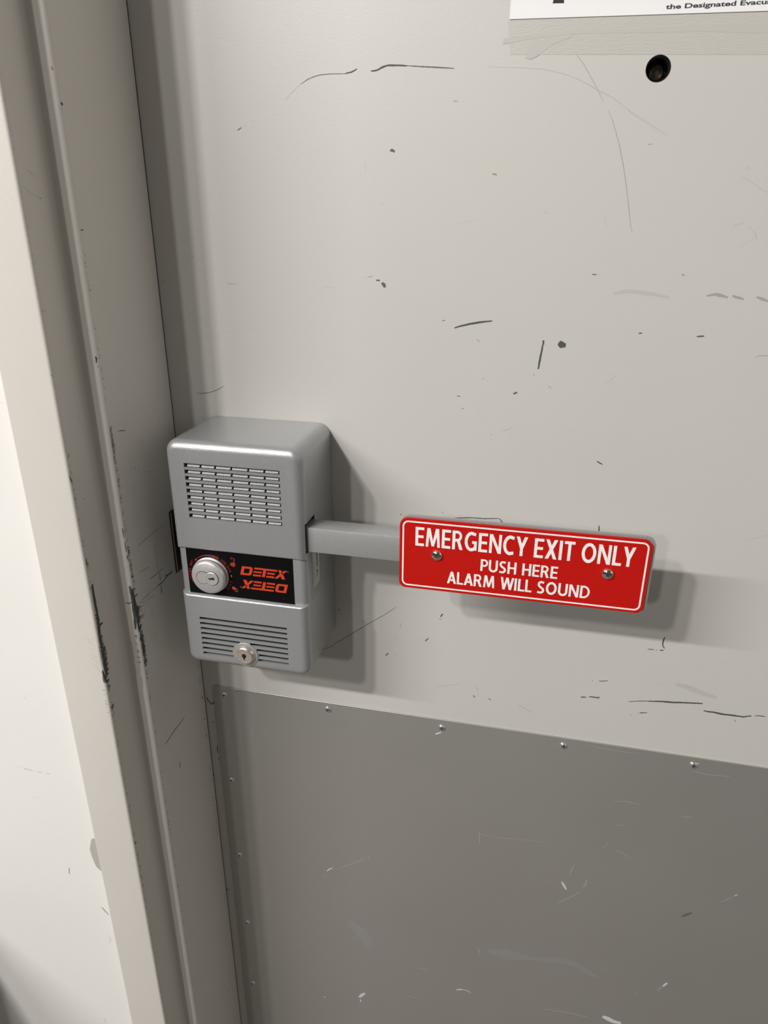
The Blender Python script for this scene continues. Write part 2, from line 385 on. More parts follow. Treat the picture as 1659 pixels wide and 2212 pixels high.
# bright ribs seen inside the speaker slots: one perforated plate behind the cover
rb = []
xs = [26.6, 38.3, 50.2, 63.2, 76.8, 89.6, 101.3]
for i in range(9):
    zt = 271.4 - i * P_
    for k in range(6):
        a, c = xs[k] + 0.6, xs[k + 1] - 0.6
        V = [(a, -71.2, zt - 0.9), (c, -71.2, zt - 0.9), (c - .3, -73.1, zt - H_ + 0.55), (a + .3, -73.1, zt - H_ + 0.55),
             (a, -70, zt - 0.9), (c, -70, zt - 0.9), (c, -70, zt - H_ + 0.2), (a, -70, zt - H_ + 0.2)]
        rb.append(from_py(V, [(0, 1, 2, 3), (4, 5, 6, 7), (0, 1, 5, 4), (1, 2, 6, 5), (2, 3, 7, 6), (3, 0, 4, 7)]))
o = link('speaker_grille', joined(rb), M['silver_bar'], al)
o = link('speaker_shadow_plate', box(24.7, 102.7, -68.4, -68.2, 225.6, 272.2), M['cavity'], al)  # dark sheet in place of the shade behind the speaker slots
o = link('louvre_shade_plate', joined([box(24, 101.8, -69.0, -68.8, 99.6, 137.9)]), M['cavity'], al)  # dark sheet in place of the shade behind the louvres
link('arm_slot_shade', joined([box(106.9, 107.3, -70.2, -48.6, 203.5, 228.1), box(107.2, 118.6, -48.9, -48.55, 203.5, 228.1),  # black sheets that darken the slot as its inner shade would
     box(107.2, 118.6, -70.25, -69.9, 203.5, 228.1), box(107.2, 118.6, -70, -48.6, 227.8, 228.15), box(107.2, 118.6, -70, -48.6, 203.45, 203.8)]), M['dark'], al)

# black name panel
pn = link('name_panel', slab([(17.3, 157.9), (107.8, 157.9), (107.8, 198), (17.3, 198)], -70.6, -71.2, 20), M['black'], al)
pn['label'] = 'black name panel with orange lettering'
yl = -71.2
LX, LZ, LW, LH = 63.0, 179.5, 37.2, 7.7
def uv(a, b):   # logo units 0..100 x 0..20, slanted
    return (LX + a / 100 * LW + b / 20 * 2.0, LZ + b / 20 * LH)
def poly(P, flip):
    Q = [uv(a, b) for a, b in P]
    if flip: Q = [(2 * 83.0 - x, 2 * 177.25 - z) for x, z in Q]
    return Q
logo = [
 # D: four strokes round its counter
 [(0, 0), (6.5, 0), (6.5, 20), (0, 20)], [(6.5, 15.5), (18, 15.5), (21, 20), (6.5, 20)], [(6.5, 0), (21, 0), (18, 4.5), (6.5, 4.5)],
 [(18, 4.5), (21, 0), (24, 1.6), (25.5, 5), (25.5, 15), (24, 18.4), (21, 20), (18, 15.5), (19, 14), (19, 6)],
 # E and T and E share the long top bar
 [(28.5, 16), (81.5, 16), (79, 20), (28.5, 20)],
 [(28.5, 8), (47, 8), (47, 11.6), (28.5, 11.6)], [(28.5, 0), (47, 0), (47, 4), (28.5, 4)],
 [(49.5, 0), (56, 0), (56, 16), (49.5, 16)],
 [(59, 8), (76.5, 8), (76.5, 11.6), (59, 11.6)], [(59, 0), (76.5, 0), (76.5, 4), (59, 4)],
 # X
 [(82, 20), (89, 20), (102, 0), (94, 0)], [(95.5, 20), (102, 20), (93, 10.6), (89.5, 14.2)], [(77.5, 0), (84.5, 0), (90.5, 6.8), (87, 11.4)]]
lg = flat([poly(p, False) for p in logo], yl, 0.12); o = link('logo', lg, M['orange'], pn)
lg = flat([poly(p, True) for p in logo], yl, 0.12); o = link('logo', lg, M['orange'], pn); o['label'] = 'orange name printed upside down'
def ringpoly(cx, cz, r, w, n=14):
    return [[(cx + (r) * math.cos(a), cz + r * math.sin(a)), (cx + r * math.cos(b), cz + r * math.sin(b)),
             (cx + (r - w) * math.cos(b), cz + (r - w) * math.sin(b)), (cx + (r - w) * math.cos(a), cz + (r - w) * math.sin(a))]
            for a, b in ((2 * math.pi * k / n, 2 * math.pi * (k + 1) / n) for k in range(n))]
for cx_, cz_ in ((103.4, 186.3), (62.6, 168.2)):
    link('trademark_ring', flat(ringpoly(cx_, cz_, 0.65, 0.3), yl, 0.1), M['dimorange'], pn)
CX, CZ = 37.6, 176.8
def arc_text(txt, r, a0, a1, h, w, off=0.03):
    out = []
    n = len(txt)
    for i, ch in enumerate(txt):
        if ch == ' ': continue
        a = math.radians(a0 + (a1 - a0) * i / max(1, n - 1))
        k = 0.35 if ch == 'I' else 0.5 if ch == '\u00b0' else 1
        me = text_fit(ch, -w / 2 * k, w / 2 * k, 0.1 * h if ch == '\u00b0' else -h / 2, h / 2, 0, off)
        rot = a - math.pi / 2
        for v in me.vertices:
            x, z = v.co.x / S, v.co.z / S
            X = CX + r * math.cos(a) + x * math.cos(rot) - z * math.sin(rot)
            Z = CZ + r * math.sin(a) + x * math.sin(rot) + z * math.cos(rot)
            v.co = Vector((X, yl - 0.08, Z)) * S
        out.append(me)
    return out
link('dial_lettering', joined(arc_text('UNLOCK', 17.2, 52, 14, 2.1, 1.5, 0.01)), M['dimorange'], pn)
link('dial_lettering', joined(arc_text("ROTATES 360\u00b0", 18.5, 205, 144, 2.0, 1.2, 0.0)), M['dimorange'], pn)
link('dial_lettering', joined(arc_text('LOCK', 17.6, -18, -42, 2.2, 1.5)), M['dimorange'], pn)
ar = []
for k in range(16):
    a, b = math.radians(62 + 72 * k / 16), math.radians(62 + 72 * (k + 1) / 16)
    w1, w2 = 0.95 * (1 - k / 22), 0.95 * (1 - (k + 1) / 22); r = 17.0
    ar.append([(CX + (r + s) * math.cos(t), CZ + (r + s) * math.sin(t)) for t, s in ((a, -w1), (b, -w2), (b, w2 * .3), (a, w1 * .3))])
a = math.radians(134)
hx, hz = CX + 16.9 * math.cos(a), CZ + 16.9 * math.sin(a); tx, tz = -math.sin(a), math.cos(a); nx, nz = math.cos(a), math.sin(a)
ar.append([(hx + nx * 1.1, hz + nz * 1.1), (hx + tx * 2.6, hz + tz * 2.6), (hx - nx * 1.1, hz - nz * 1.1)])
link('arrow', flat(ar, yl, 0.1), M['dimorange'], pn)
hand = [[(56.2, 186.0), (58.4, 185.6), (59.6, 188.2), (58.2, 190.4), (57.2, 189.2), (55.6, 189.4), (54.8, 187.2)],
        [(58.0, 190.0), (58.7, 190.2), (59.0, 193.0), (58.2, 193.2)], [(56.2, 193.9), (58.9, 193.2), (58.6, 192.7), (56.4, 193.3)], [(55.7, 193.6), (56.3, 193.4), (56.3, 191.8), (55.8, 191.9)]]
link('open_padlock_symbol', flat(hand, yl, 0.1), M['dimorange'], pn)
link('padlock_symbol', flat([[(54.6, 165.8), (57.2, 164.2), (58.4, 166.4), (55.7, 168.0)]] + ringpoly(58.4, 164.4, 1.35, 0.5), yl, 0.1), M['orange'], pn)
link('pointer_mark', flat([[(54.5, 176.2), (55.6, 176.0), (55.8, 178.0), (54.8, 178.1)]], yl, 0.1), M['orange'], pn)

# round key cylinder
cyl = link('key_cylinder', lathe(37.6, 176.5, [(15.4, -71.1), (15.4, -72.4), (14.9, -72.9), (14.5, -73.1), (14.5, -73.8), (14.9, -74.2), (14.9, -75.4), (14.3, -76.6), (13.5, -77.6), (12.9, -78.0), (0.001, -78.0)], 64, 40), M['satin'], al)
cyl['label'] = 'round satin chrome key cylinder'
def circ(cx, cz, r, n=36, a0=0, a1=360): return [(cx + r * math.cos(math.radians(a0 + (a1 - a0) * k / n)), cz + r * math.sin(math.radians(a0 + (a1 - a0) * k / n))) for k in range(n + (0 if a1 - a0 == 360 else 1))]
fy = -78.0
link('core_outline', flat([circ(33.6, 176.5, 5.75), circ(41.2, 176.5, 6.2), [(33, 171.9), (41, 171.6), (41, 174), (33, 174)]], fy + 0.1, 0.13), M['dark'], cyl)
link('core', joined([slab(circ(33.6, 176.5, 5.3), fy + 0.2, fy - 0.22, 30), slab([(33, 172.2), (41, 171.9), (41, 180), (33, 180)], fy + 0.2, fy - 0.2, 30), lathe(41.2, 176.5, [(5.75, fy + .2), (5.75, fy - 0.45), (5.3, fy - 0.7), (4.9, fy - 0.6), (0.001, fy - 0.6)], 40)]), M['satin'], cyl)
link('keyway', flat([[(38.2, 176.7), (40.2, 177.3), (41.0, 176.9), (41.9, 178.0), (43.3, 177.7), (44.0, 176.6), (43.2, 175.5), (41.8, 176.0), (40.6, 175.4), (39.2, 175.9)]], fy - 0.55, 0.15), M['dark'], cyl)
# small cover lock below
lk = link('cover_lock', lathe(lx, lz, [(9.0, -74.0), (9.0, -74.8), (8.6, -75.9), (7.6, -77.1), (6.6, -77.7), (6.1, -77.75), (5.9, -77.45), (0.001, -77.4)], 48, 30), M['nickel'], al)
lk['label'] = 'small round nickel cover lock'
link('keyway', flat([circ(lx - 0.2, lz + 0.6, 2.0, 14), [(lx - .7, lz - 3.2), (lx + .5, lz - 3.2), (lx + .5, lz), (lx - .7, lz)]], -77.35, 0.15), M['dark'], lk)
link('lock_boss', lathe(lx, lz, [(11.2, -73.9), (11.2, -74.5), (10.8, -74.8), (8.9, -74.85), (8.9, -74)], 48), M['silver_bar'], al)

# arm
link('arm', box(108, 345, -67.2, -49, 203.9, 224.2, 0.5, 2), M['silver_bar'], al)
# push plate: silver backing with the red sign face on it
PX0, PX1, PZ0, PZ1 = 192.6, 369.2, 185.4, 242.6
pp = link('push_plate', slab(rrect(PX0 + 0.6, PX1 + 1.4, PZ0 + 0.4, PZ1 + 1.0, (6.5, 6.5, 5, 5)), -67.2, -70.0, 30), M['silver_bar'], al)
pp['label'] = 'red push plate lettered in white on a silver backing'
fc = link('sign_face', slab(rrect(PX0, PX1 - 0.8, PZ0, PZ1 - 0.4, (6, 6, 5, 5), 8), -70.0, -72.0, 30), M['red'], pp)
ys = -72.0
oz0, oz1, ox0, ox1 = PZ0 + 1.9, PZ1 - 2.3, PX0 + 2.1, PX1 - 2.9
A_ = rrect(ox0, ox1, oz0, oz1, (4.4,) * 4, 8); B_ = rrect(ox0 + 1.15, ox1 - 1.15, oz0 + 1.15, oz1 - 1.15, (3.3,) * 4, 8)
n = len(A_)
V = [(x, ys - 0.12, z) for x, z in A_] + [(x, ys - 0.12, z) for x, z in B_] + [(x, ys, z) for x, z in A_] + [(x, ys, z) for x, z in B_]
F = []
for i in range(n):
    j = (i + 1) % n; F += [(i, j, n + j, n + i), (i, j, 2 * n + j, 2 * n + i), (n + i, n + j, 3 * n + j, 3 * n + i)]
link('white_border', from_py(V, F, 0), M['white'], pp)
OFF = 0.024
for s_, a, b, c, d in (('EMERGENCY EXIT ONLY', 204.4, 357.8, 221.0, 235.9), ('PUSH HERE', 252.9, 307.6, 205.8, 215.3), ('ALARM WILL SOUND', 228.9, 331.1, 192.7, 202.6)):
    link('lettering', sign_text(s_, a, b, c, d, ys), M['white'], pp)
for x, z in ((220.6, 214.7), (341.4, 213.9)):
    o = link('plate_screw', lathe(x, z, dome(4.2, 2.6, ys), 32), M['chrome'], pp)
    link('screw_recess', cross(x, z, 1.6, 0.3, ys - 2.6, 0.5), M['dark'], pp)

# stickers on the right side of the housing
def side_quad(P, x, t=0.12):
    n = len(P); V = [(x, y, z) for y, z in P] + [(x + t, y, z) for y, z in P]
    return from_py(V, [tuple(range(n)), tuple(n + i for i in range(n))] + [(i, (i + 1) % n, n + (i + 1) % n, n + i) for i in range(n)])
sx = X1 + 0.02
st = link('side_label', side_quad([(-58.5, 199), (-47, 203), (-44, 203), (-41.5, 201), (-41.5, 168.5), (-43, 166), (-55, 166), (-58.5, 168)], sx), M['label'], al)
st['label'] = 'pale paper sticker on the side of the box'
def side_text(body, y0, y1, z0, z1, off):
    me = text_fit(body, 0, 1000, 0, 1000, 0, off)
    for v in me.vertices:
        u, q = v.co.x, v.co.z      # reads downwards
        v.co = Vector((sx + 0.18, y0 + (y1 - y0) * q, z1 + (z0 - z1) * u)) * S if False else Vector(((sx + 0.18) * S, (y0 + (y1 - y0) * q) * S, (z1 + (z0 - z1) * u) * S))
    return me
link('label_print', joined([side_text('IIIIIIIII A:', -48.5, -45.5, 173, 198, 0.03), side_text('iiiiiiiiiiii', -55.8, -54.4, 173, 189, 0.0)]), M['ink'], st)
s2 = link('clear_side_label', side_quad([(-38, 206), (-22, 206), (-20, 200), (-20, 185), (-36, 170), (-38, 172)], sx), M['clear'], al)
link('label_print', joined([side_text('iiiiiiiii', -33, -30.5, 190, 204, 0.03), side_text('iiii', -26, -24, 195, 203, 0.03)]), M['ink'], s2)

# strike on the frame, latch bolt from the box
sp = link('strike_plate', box(-20.9, -19.4, -26, -3.2, 148, 207, 0.2, 1), M['bronze'], frame)
link('strike_lip', joined([box(-19.6, -18.6, -26.2, -25.2, 148.5, 206.5, 0.2, 1), box(-19.6, -17.4, -14.4, -13.6, 160, 196, 0.2, 1)]), M['brass'], sp)
sp['label'] = 'brass strike plate behind the alarm box'
link('strike_pocket', box(-19.5, -19.3, -24.0, -15.5, 152, 203), M['dark'], sp)
link('latch_bolt', box(-14.5, 12, -22, -8, 163, 197, 0.8, 1), M['bronze'], al)

# ---------------- scuffs, scratches and specks ----------------
PLANE = dict(D=(1, 0.0, -1), P=(1, -1.3, -1), S=(0, -20.9, 1), T=(1, -94.0, -1), O=(0, -35.5, 1), C=(1, -126.0, -1), W=(1, -112.0, -1))
PARENT = dict(D=door, P=plate, S=frame, T=frame, O=frame, C=frame, W=bpy.data.objects['wall_left'])
def ribbon(pl, pts, w, jit=0.25, lift=0.10):
    ax, val, sg = PLANE[pl]
    P = [Vector(p) for p in pts]; Q = [P[0]]
    for a, b in zip(P, P[1:]):
        n = max(1, int((b - a).length / max(1.2, w * 1.3)))
        n = min(n, 10)
        for k in range(1, n + 1): Q.append(a.lerp(b, k / n))
    L = []; R = []; N = len(Q)
    for i, q in enumerate(Q):
        d = (Q[min(i + 1, N - 1)] - Q[max(i - 1, 0)]); d = d.normalized() if d.length > 0 else Vector((1, 0))
        nn = Vector((-d.y, d.x)); t = i / (N - 1) if N > 1 else 0
        taper = (0.45 + 0.55 * math.sin(math.pi * min(max(t * 0.96 + 0.02, 0), 1)) ** 0.5)
        h = w / 2 * taper
        L.append(q + nn * h * random.uniform(1 - jit, 1 + jit)); R.append(q - nn * h * random.uniform(1 - jit, 1 + jit))
    V = []
    off = val + sg * (lift + random.uniform(0, 0.05))
    for a in L + R: V.append((off, a.x, a.y) if ax == 0 else (a.x, off, a.y))
    F = [(i, i + 1, N + i + 1, N + i) for i in range(N - 1)]
    return V, F
buckets = {}
MARKS = '''
D2 0.38 91.9,518.8 98.5,524.3 103.8,528.1
D1 0.51 103.8,528.1 109,530.9 113.5,532.4 118,533.3 124.7,533.7 135.8,533.5
D0 0.87 135.8,533.5 140.1,534.3 142.6,535.2 144.2,536
D0 1.11 153.9,534.5 157,534.6 159.1,535.2 161.8,536.4 165,537.3 173.5,537.1 178.8,536.7
D1 0.73 178.8,536.7 185.1,536.2 194.6,535.5 210.2,534.2
D2 0.31 231.6,534.7 239.9,533.8 255.5,533 267.8,531.9 280.2,529.1 289.5,525.9 295.9,522.9 302.2,519.6 312.7,514.8 329,503.6 347.1,493.7
D2 1.00 281.2,558.2 285.2,552.9 290.3,546.7
D2 0.50 284.7,543.5 287.7,539 292.7,533.6 302.1,520.5 307,512.7
D2 0.65 310.6,507.7 313.9,502.2 319.6,488.8 323.8,476.4 327.4,463.7 330.3,452.2 333.8,437.8 334.9,435.2
D3 0.41 323,507.4 334.1,501.8 350.9,492
D1 0.65 55.1,500.9 58.6,502.7
D2 0.52 60.4,503.3 62.5,504.1
D2 0.39 66.6,506 69,507.3
D1 2.43 167.4,486.4 168.7,486.9 170.7,485.8
D3 0.98 149.6,479.5 149.9,473.6
D2 0.49 161,452.9 163.3,452.5
D2 0.65 37.9,395.4 47,395.1
D3 0.75 116.2,394.6 126.6,394.3
D2 0.86 150.6,402.4 154.9,403.2
D1 2.08 157.6,400.5 160.4,400.4
D1 2.68 161.9,398.8 163.5,397.3 164.5,395.6
D2 0.55 -19,395.5 -14.2,395.4
D1 1.07 10.4,414.9 10.8,414.4
D4 1.45 239,471.5 241.9,470.9
D0 1.31 217.4,368 220.8,369.2 228.5,371.2 236.3,372.8 245,374
D1 0.82 208,372.9 210.3,373.3
D2 1.47 234.5,360.1 236.7,358.7
D0 2.11 282.9,361.5 282.9,358.4
D0 1.46 282.8,359.2 282.1,352.2 281.5,346.8 280.9,340.5
D0 4.55 293.5,359.5 295.6,358.9 299,358.5
D0 1.95 294.5,361.3 296.7,360.5
D1 1.47 348,368.9 350.3,369.3
D1 1.48 386.6,368.2 391.5,368.7
D1 0.81 311.8,407.8 315,407.6
D1 0.65 370.5,409.2 372.6,408.1
D1 2.31 264.1,321 266.8,322.3
D3 3.56 327.8,395.2 336.1,396.9 346,396.5 354.4,395.6 364.4,393.8
D2 2.63 388.7,395.4 393.9,396.7 402.2,394.7
D2 2.31 404.6,396.1 412.4,393.7
D2 2.66 420,395.6 427.5,393
D2 0.84 426.9,355.7 429.3,356.9 435.4,357.1
D3 0.98 396.3,437 398.1,439.6 401.7,441.2 404.3,440.9
D3 0.82 407.2,439 411.8,435.2 413.3,430.7
D3 0.66 403.1,426.4 408.9,430 413.3,435.2
D3 0.66 396.5,469.7 404.9,464.7 414.7,458.8
D2 0.81 337.6,487.9 340.7,488.2
D2 0.49 398.8,474.1 400.8,473.5
D2 0.98 210.2,515.4 213.5,515.3
D3 0.49 214.6,439.8 222.8,441 230.8,442.8
D3 1.15 329.6,332.4 333.1,334.6 336.5,338.9
D2 0.82 289.1,328.3 292.3,326.6
D3 0.64 315.4,445.9 316.7,440.3 318,437.7
D2 0.64 276.1,447.5 278,447.1
D0 1.00 330.6,272.7 332.6,271.5 335.1,270.3
D2 0.59 239.5,330.7 242,332
D1 0.79 221.5,316.9 224.2,316.8
D1 0.89 225.8,307.6 227,307.3
D1 0.68 277.8,336.2 278.7,336.2
D2 0.40 256.7,291.5 262.4,292.7 265.1,295.6
D1 0.50 249.2,288.1 250.2,288.2
D2 0.61 277.4,248.3 278.1,248.4
D2 0.31 233.5,300.7 234.2,301
D2 0.34 206.1,300.4 207.1,300.3
D2 0.34 221,310.7 221.5,311
D2 0.33 257,306.4 258,306.2
D2 0.47 225.7,294.7 226.6,294.4
D2 0.33 250.3,293.4 251.2,293.5
D2 0.40 226.4,306.6 227.5,306.4
D2 0.47 223.6,287.5 224.4,287.3
D2 0.33 217.4,310.5 218.2,310.6
D2 0.42 224.3,290.9 224.7,291.3
D2 0.50 229.8,294.4 230.6,294.6
D2 0.35 238.3,294.3 238.9,294.2
D2 0.48 218.1,296.9 218.7,296.9
D2 0.42 237,302.2 237.6,302
D2 0.31 234.2,296.3 234.7,296.3
D2 0.48 221.6,328.1 222.7,328
D2 0.38 244.8,301 246,300.9
D2 0.33 251.6,304.7 252.6,304.9
D2 0.36 225.2,305.8 225.9,305.5
D2 0.37 237.2,304 237.7,303.8
D2 0.34 231.2,301.6 232.4,301.8
D2 0.33 237.4,302.9 237.9,302.8
D2 0.32 249.4,297.7 250,297.4
D2 0.39 207.4,315.9 208.1,315.6
D2 0.35 234,295 234.4,295.1
D2 0.34 253.2,311.2 254,311.6
D2 0.33 233.5,298.6 234.1,298.3
D2 0.38 265.2,289 266.1,288.6
D2 0.39 249.6,308.8 250.6,308.6
D2 0.48 241.4,299.3 242.5,299
D2 0.46 222,296.3 223,296.2
D2 0.48 211.3,314.2 212.2,314.4
D2 0.43 238.2,304.9 239.4,304.6
D2 0.43 263.4,290.8 263.9,290.5
D2 0.44 241.1,300.8 242,300.8
D2 0.30 241.8,305.8 242.2,305.5
D2 0.47 237.7,307.4 238.7,307.2
D2 0.36 203.5,320.2 204.1,320.1
D2 0.30 251.7,310.4 252.5,310.4
D2 0.42 252.2,297 253,296.8
D2 0.30 242.1,295.6 243.1,295.7
D2 0.37 246.2,316.9 246.7,316.9
D2 0.49 235.2,312.9 235.8,312.9
D2 0.40 238.9,301 239.7,300.7
D2 0.47 206.1,305.4 207.1,305.8
D2 0.46 237.3,296.3 238.3,296.4
D3 0.37 -16.7,340.4 -12.9,344 -9.6,346.2 -5.6,348.7 -1.7,350.5 0.6,351.2 4.5,352.3 8.2,352.9 16.4,353.4 23.8,354.9 32,357.5 43,360.1 53.8,361.6 64.5,362.1
D2 0.45 -21.3,314.8 -17.3,313.2 -13.6,312 -9.2,310.1 -4.1,308.3
D1 0.51 2.7,307.1 5.7,306.9 10.3,307.2 14.9,308 19.6,309.7 24.3,311.9 28.1,314.4
D2 0.59 -18.7,358.2 -17.2,358.3
D2 0.58 14.5,336.1 15.4,336.2
D2 0.42 73.5,314.4 75.5,315
D1 0.88 381.9,58.3 390,60.1 398.7,61.6
D0 1.62 397.5,61.4 408.7,63 416.2,63.5 423.5,64.5 432.1,65.5 440.6,66.5
D0 1.64 442.5,59.4 446.8,59 450.4,59.4 455.4,58.7 461.6,58.6 467.6,58.8 473.7,58.6 477.1,60 479.7,60.8
D0 0.91 482.3,61.3 485.2,62 490.2,61.9
D0 1.12 401.4,126.4 400.8,121.9 400.9,118.5 402.8,115.4
D1 0.84 390,112.9 394.9,113.1
D1 0.70 396.2,113 397.6,113.1
D1 1.27 399.3,113.4 402.5,113.4
D1 1.46 342,56 346.7,56.8
D1 1.32 348.7,57.8 352.6,57.8 355.5,57.7 358,58.8
D1 1.32 355.9,58.7 357,56.8
D1 0.86 349.4,74.6 350.4,74.8
D1 0.86 355.1,75.4 358.4,75.5 362.6,76.8
D1 1.04 392.3,48.1 398.5,49.6
D1 0.89 385.1,44.6 385.9,44.6
D1 0.74 390.7,47 391.5,47.1
D1 0.76 467.8,54.5 468.7,52.7
D3 0.73 400.2,78.3 404.9,80 409.6,82.4
D3 6.54 417.1,82 427.2,80.6 439,76.2 450.4,73.5
D2 0.59 288.3,38.5 295.4,36 302.6,32.1
D3 0.72 442.9,110.2 451.5,108.5
D1 0.54 103.1,67.3 107.6,69.9 114.2,73.9 121.9,80.4 129.5,86.5 139.1,94.2 148.7,102.3 153.9,106.2 159,110.2 167.2,116.5 171.3,120.2 175.8,124.5
D1 0.72 121.3,114.3 122.8,115 124.5,114.3 124.7,113.4
D1 0.92 144.7,105.2 145.7,104.8
D1 1.49 217.9,123.1 216.8,121.6 216,119.7
D1 1.29 214.9,117.4 216.1,117.5
D2 0.90 214.6,110.7 215.3,111.5
D1 1.02 202.8,92.7 205.8,96.6
D1 1.46 166.7,72.1 169.3,75.1
D1 0.83 176.5,74.8 177.4,74.9
D2 0.71 181.6,108.7 180.4,106.8 179.6,103.2
D3 0.31 178.7,100.2 171.6,81.4 164.4,68.2
D2 0.42 213.7,44.7 219,46.9 227.2,49.5 236.2,52.3
D1 1.48 248.8,42 250.1,39.8
D2 0.85 252,42.4 253,42.5
D1 0.95 262.4,40.9 264.7,39.5
D2 0.52 250.2,52.6 251.6,50 253,46.9
D3 0.41 267.3,76 269.1,72.7 271.1,67.7
D3 0.11 105.4,-4.3 105.6,-4.4
D0 0.85 216.2,213.3 226.1,215.2 237.2,216.6 248.3,216.8 259.9,218.2
D0 0.84 259.9,218.2 261.4,217.3 262.9,215.2 264.7,213.6
D0 0.98 338.4,219.9 339.2,213.3
D1 1.14 178.3,214.1 179.7,213.7
D1 0.85 213.5,219.4 214.3,218.9
D3 0.91 444.2,217.7 452.1,220.6 459.8,224.3
D3 0.87 -46.4,239.1 -45.2,237.9
D0 1.14 -18.3,-6.4 -18,-9.8 -16,-12.1 -13.7,-12.4
D0 1.15 -15.5,-13.3 -13.8,-14 -11.7,-12.7 -11.3,-10.4
D0 1.75 -15.2,-37 -13.5,-36.1
D1 0.93 -12.2,-27.3 -11,-27.4
D0 0.72 -13.1,-65.6 -13.2,-71.8 -13,-77.4
D1 0.85 -13,-82.3 -12.2,-86.4
D1 0.83 -13.1,-55.9 -12.8,-56.8
D1 0.80 -18.5,-3.4 -17.8,-3.9
P5 1.43 103,-214.4 105.9,-210.7 109.8,-208.2
P6 1.02 113,-207.8 119.2,-205 127.8,-198.5 139,-190.3 148.2,-184.3
P5 4.81 137.8,-410.5 140.7,-405.3 144.4,-400.7
P5 2.41 139,-414 139.5,-418.3
P5 2.21 93.4,-425.5 95.5,-425
P5 0.91 250.4,-359.4 257.7,-355.8 262.5,-356.1 267.6,-358.3
P6 1.18 149.2,-178.5 150.6,-184.4
P6 1.12 205.8,-337.4 217.2,-335.3
P6 1.49 271.1,-285.2 274,-292.2
P6 1.24 99.9,-220.8 101.2,-224.2
P6 1.17 195.2,-387.2 207,-388.9
P6 0.26 75.6,-497.8 75.5,-498.1
P8 15.18 126.5,-286 138,-296 145.7,-307.2 149.5,-325.3
P5 2.43 347.5,-164.9 350.4,-169.9 352.9,-174.2
P6 1.21 349.9,-164.3 352.2,-169.5
P6 1.25 346.2,-194.2 352.9,-188.4 360.3,-180.4 366.1,-173
P6 1.71 368.1,-167.2 370.1,-163.2 370.4,-155
P6 0.88 383.1,-53 390.4,-50.9 395.9,-50.1 406.3,-51.8
P6 0.99 493.4,-151.9 499.6,-145.1 502.7,-141.5
P5 1.47 502.6,-140.9 505,-138.9
P6 1.39 380.6,-110.5 382.2,-107.9
P6 1.16 383.1,-107.1 384.1,-104.4
P6 0.93 391.3,-111.3 398.4,-113.6 406.5,-117
P6 1.66 456.3,-291.5 457.8,-285.4 460.6,-281.9
P5 4.11 460.3,-282.3 463.1,-276.2
P5 5.75 408.3,-348.3 413.3,-350 420.2,-352.8 427.8,-352.5
P6 0.70 262.2,-122.4 285.2,-121.9 305.5,-118.9 329.7,-117.1
P6 1.16 263.3,-119.3 264.1,-133.3
P5 1.47 215.5,-7.6 221.4,-3.9
P6 0.86 444.2,-4.3 455.7,-5.7 474.5,-4.1
P5 1.70 443.8,3.6 447.4,4.8
P8 13.51 282.7,-286.4 293.9,-285.2 305.1,-284.4 322.9,-283.7
P8 7.56 322.9,-283.7 344.5,-279.1 361.7,-276.3 379.3,-280.4 395.4,-289.9
P6 1.44 347.1,-357.7 369.5,-355.1 394.1,-355.2
P5 1.44 251.5,-358.1 257.3,-355.4
P6 0.90 442.8,-57.6 451.6,-56.1
P6 1.13 388.5,-80.5 396.7,-78.5
P8 3.23 397.7,-272.8 404.7,-278.6
P8 1.93 431.2,-296.1 439.7,-304.8
P9 1.71 335.9,-173.6 337.4,-173.2
P6 0.62 352.1,6.1 379.6,4.9 397.6,5.6
P6 1.19 357.1,-139.5 355.6,-144.1 354.4,-153
P8 2.16 271.3,-286.7 273.9,-291.5
P9 3.52 462,-180.8 470.4,-172.6
P9 0.56 13.2,6.2 19.1,8.7 27.1,9.8 32.9,9.8
P9 1.32 31.5,9.8 32.9,9.6
P6 0.79 41.5,-34.3 42.7,-38.4
P9 0.92 11.8,-39.6 13,-40
S1 0.30 -53.5,189.5 -53.6,180.8 -53.6,171.3 -53.9,162.5
S2 0.96 -52.2,177 -51.9,173.7
S0 0.53 -67.3,163 -62.2,162.6 -57.8,162.6 -52.2,162.6 -45.5,162.7
S0 0.97 -57.9,151.4 -53.7,151.1 -49.1,151 -45.6,151.1
S0 1.47 -45.6,151.1 -41.8,152.5 -37,152.6 -32.4,151.7
S0 0.98 -43.8,154.1 -40.3,153.7
S0 1.36 -34.8,154.5 -32.6,152.1
S0 0.85 -52.7,149.6 -52.7,145.6 -52.9,141
S1 0.84 -53,161.5 -52.4,159.2 -52.5,154
S1 0.40 -81.5,175.4 -78.3,176 -73.3,175.1 -67,174.5
S1 0.29 -87.3,150.5 -82.1,151.3 -74.6,151.7 -64.7,152.1 -57.7,150.9
S1 0.29 -86.4,150.6 -79.7,148.1 -74.4,147.7 -66.1,146.1
S1 0.23 -83.9,152.4 -77.9,151 -69.3,151.3
S3 0.49 -77.2,98.7 -67.7,100.1 -60.7,100.5 -48.6,101.3
S0 0.53 -87.2,136.2 -85.1,136.5 -82.5,137
S0 0.53 -89,143.9 -86.4,144.3 -84.8,144.3
S1 0.47 -74.8,155.2 -73.9,154.5
S1 0.60 -66.1,146.2 -64.1,145
S1 0.47 -86.9,133.1 -86.6,131.3
S1 0.29 -90.7,149.6 -86.2,147 -80.3,145.3
S0 0.37 -79.4,198.4 -69.3,199 -57.5,199.7 -45.5,199.9 -35.2,199.6
S0 0.37 -67.7,260.7 -65.6,262.1
S0 0.37 -63,257.7 -61.3,258.3
S0 0.49 -59.5,253.9 -57.7,255.1
S1 0.70 -82.6,295.5 -73.2,293.2
S2 0.37 -58.8,279.6 -44,277
S2 0.37 -56,254.5 -43.5,249.6
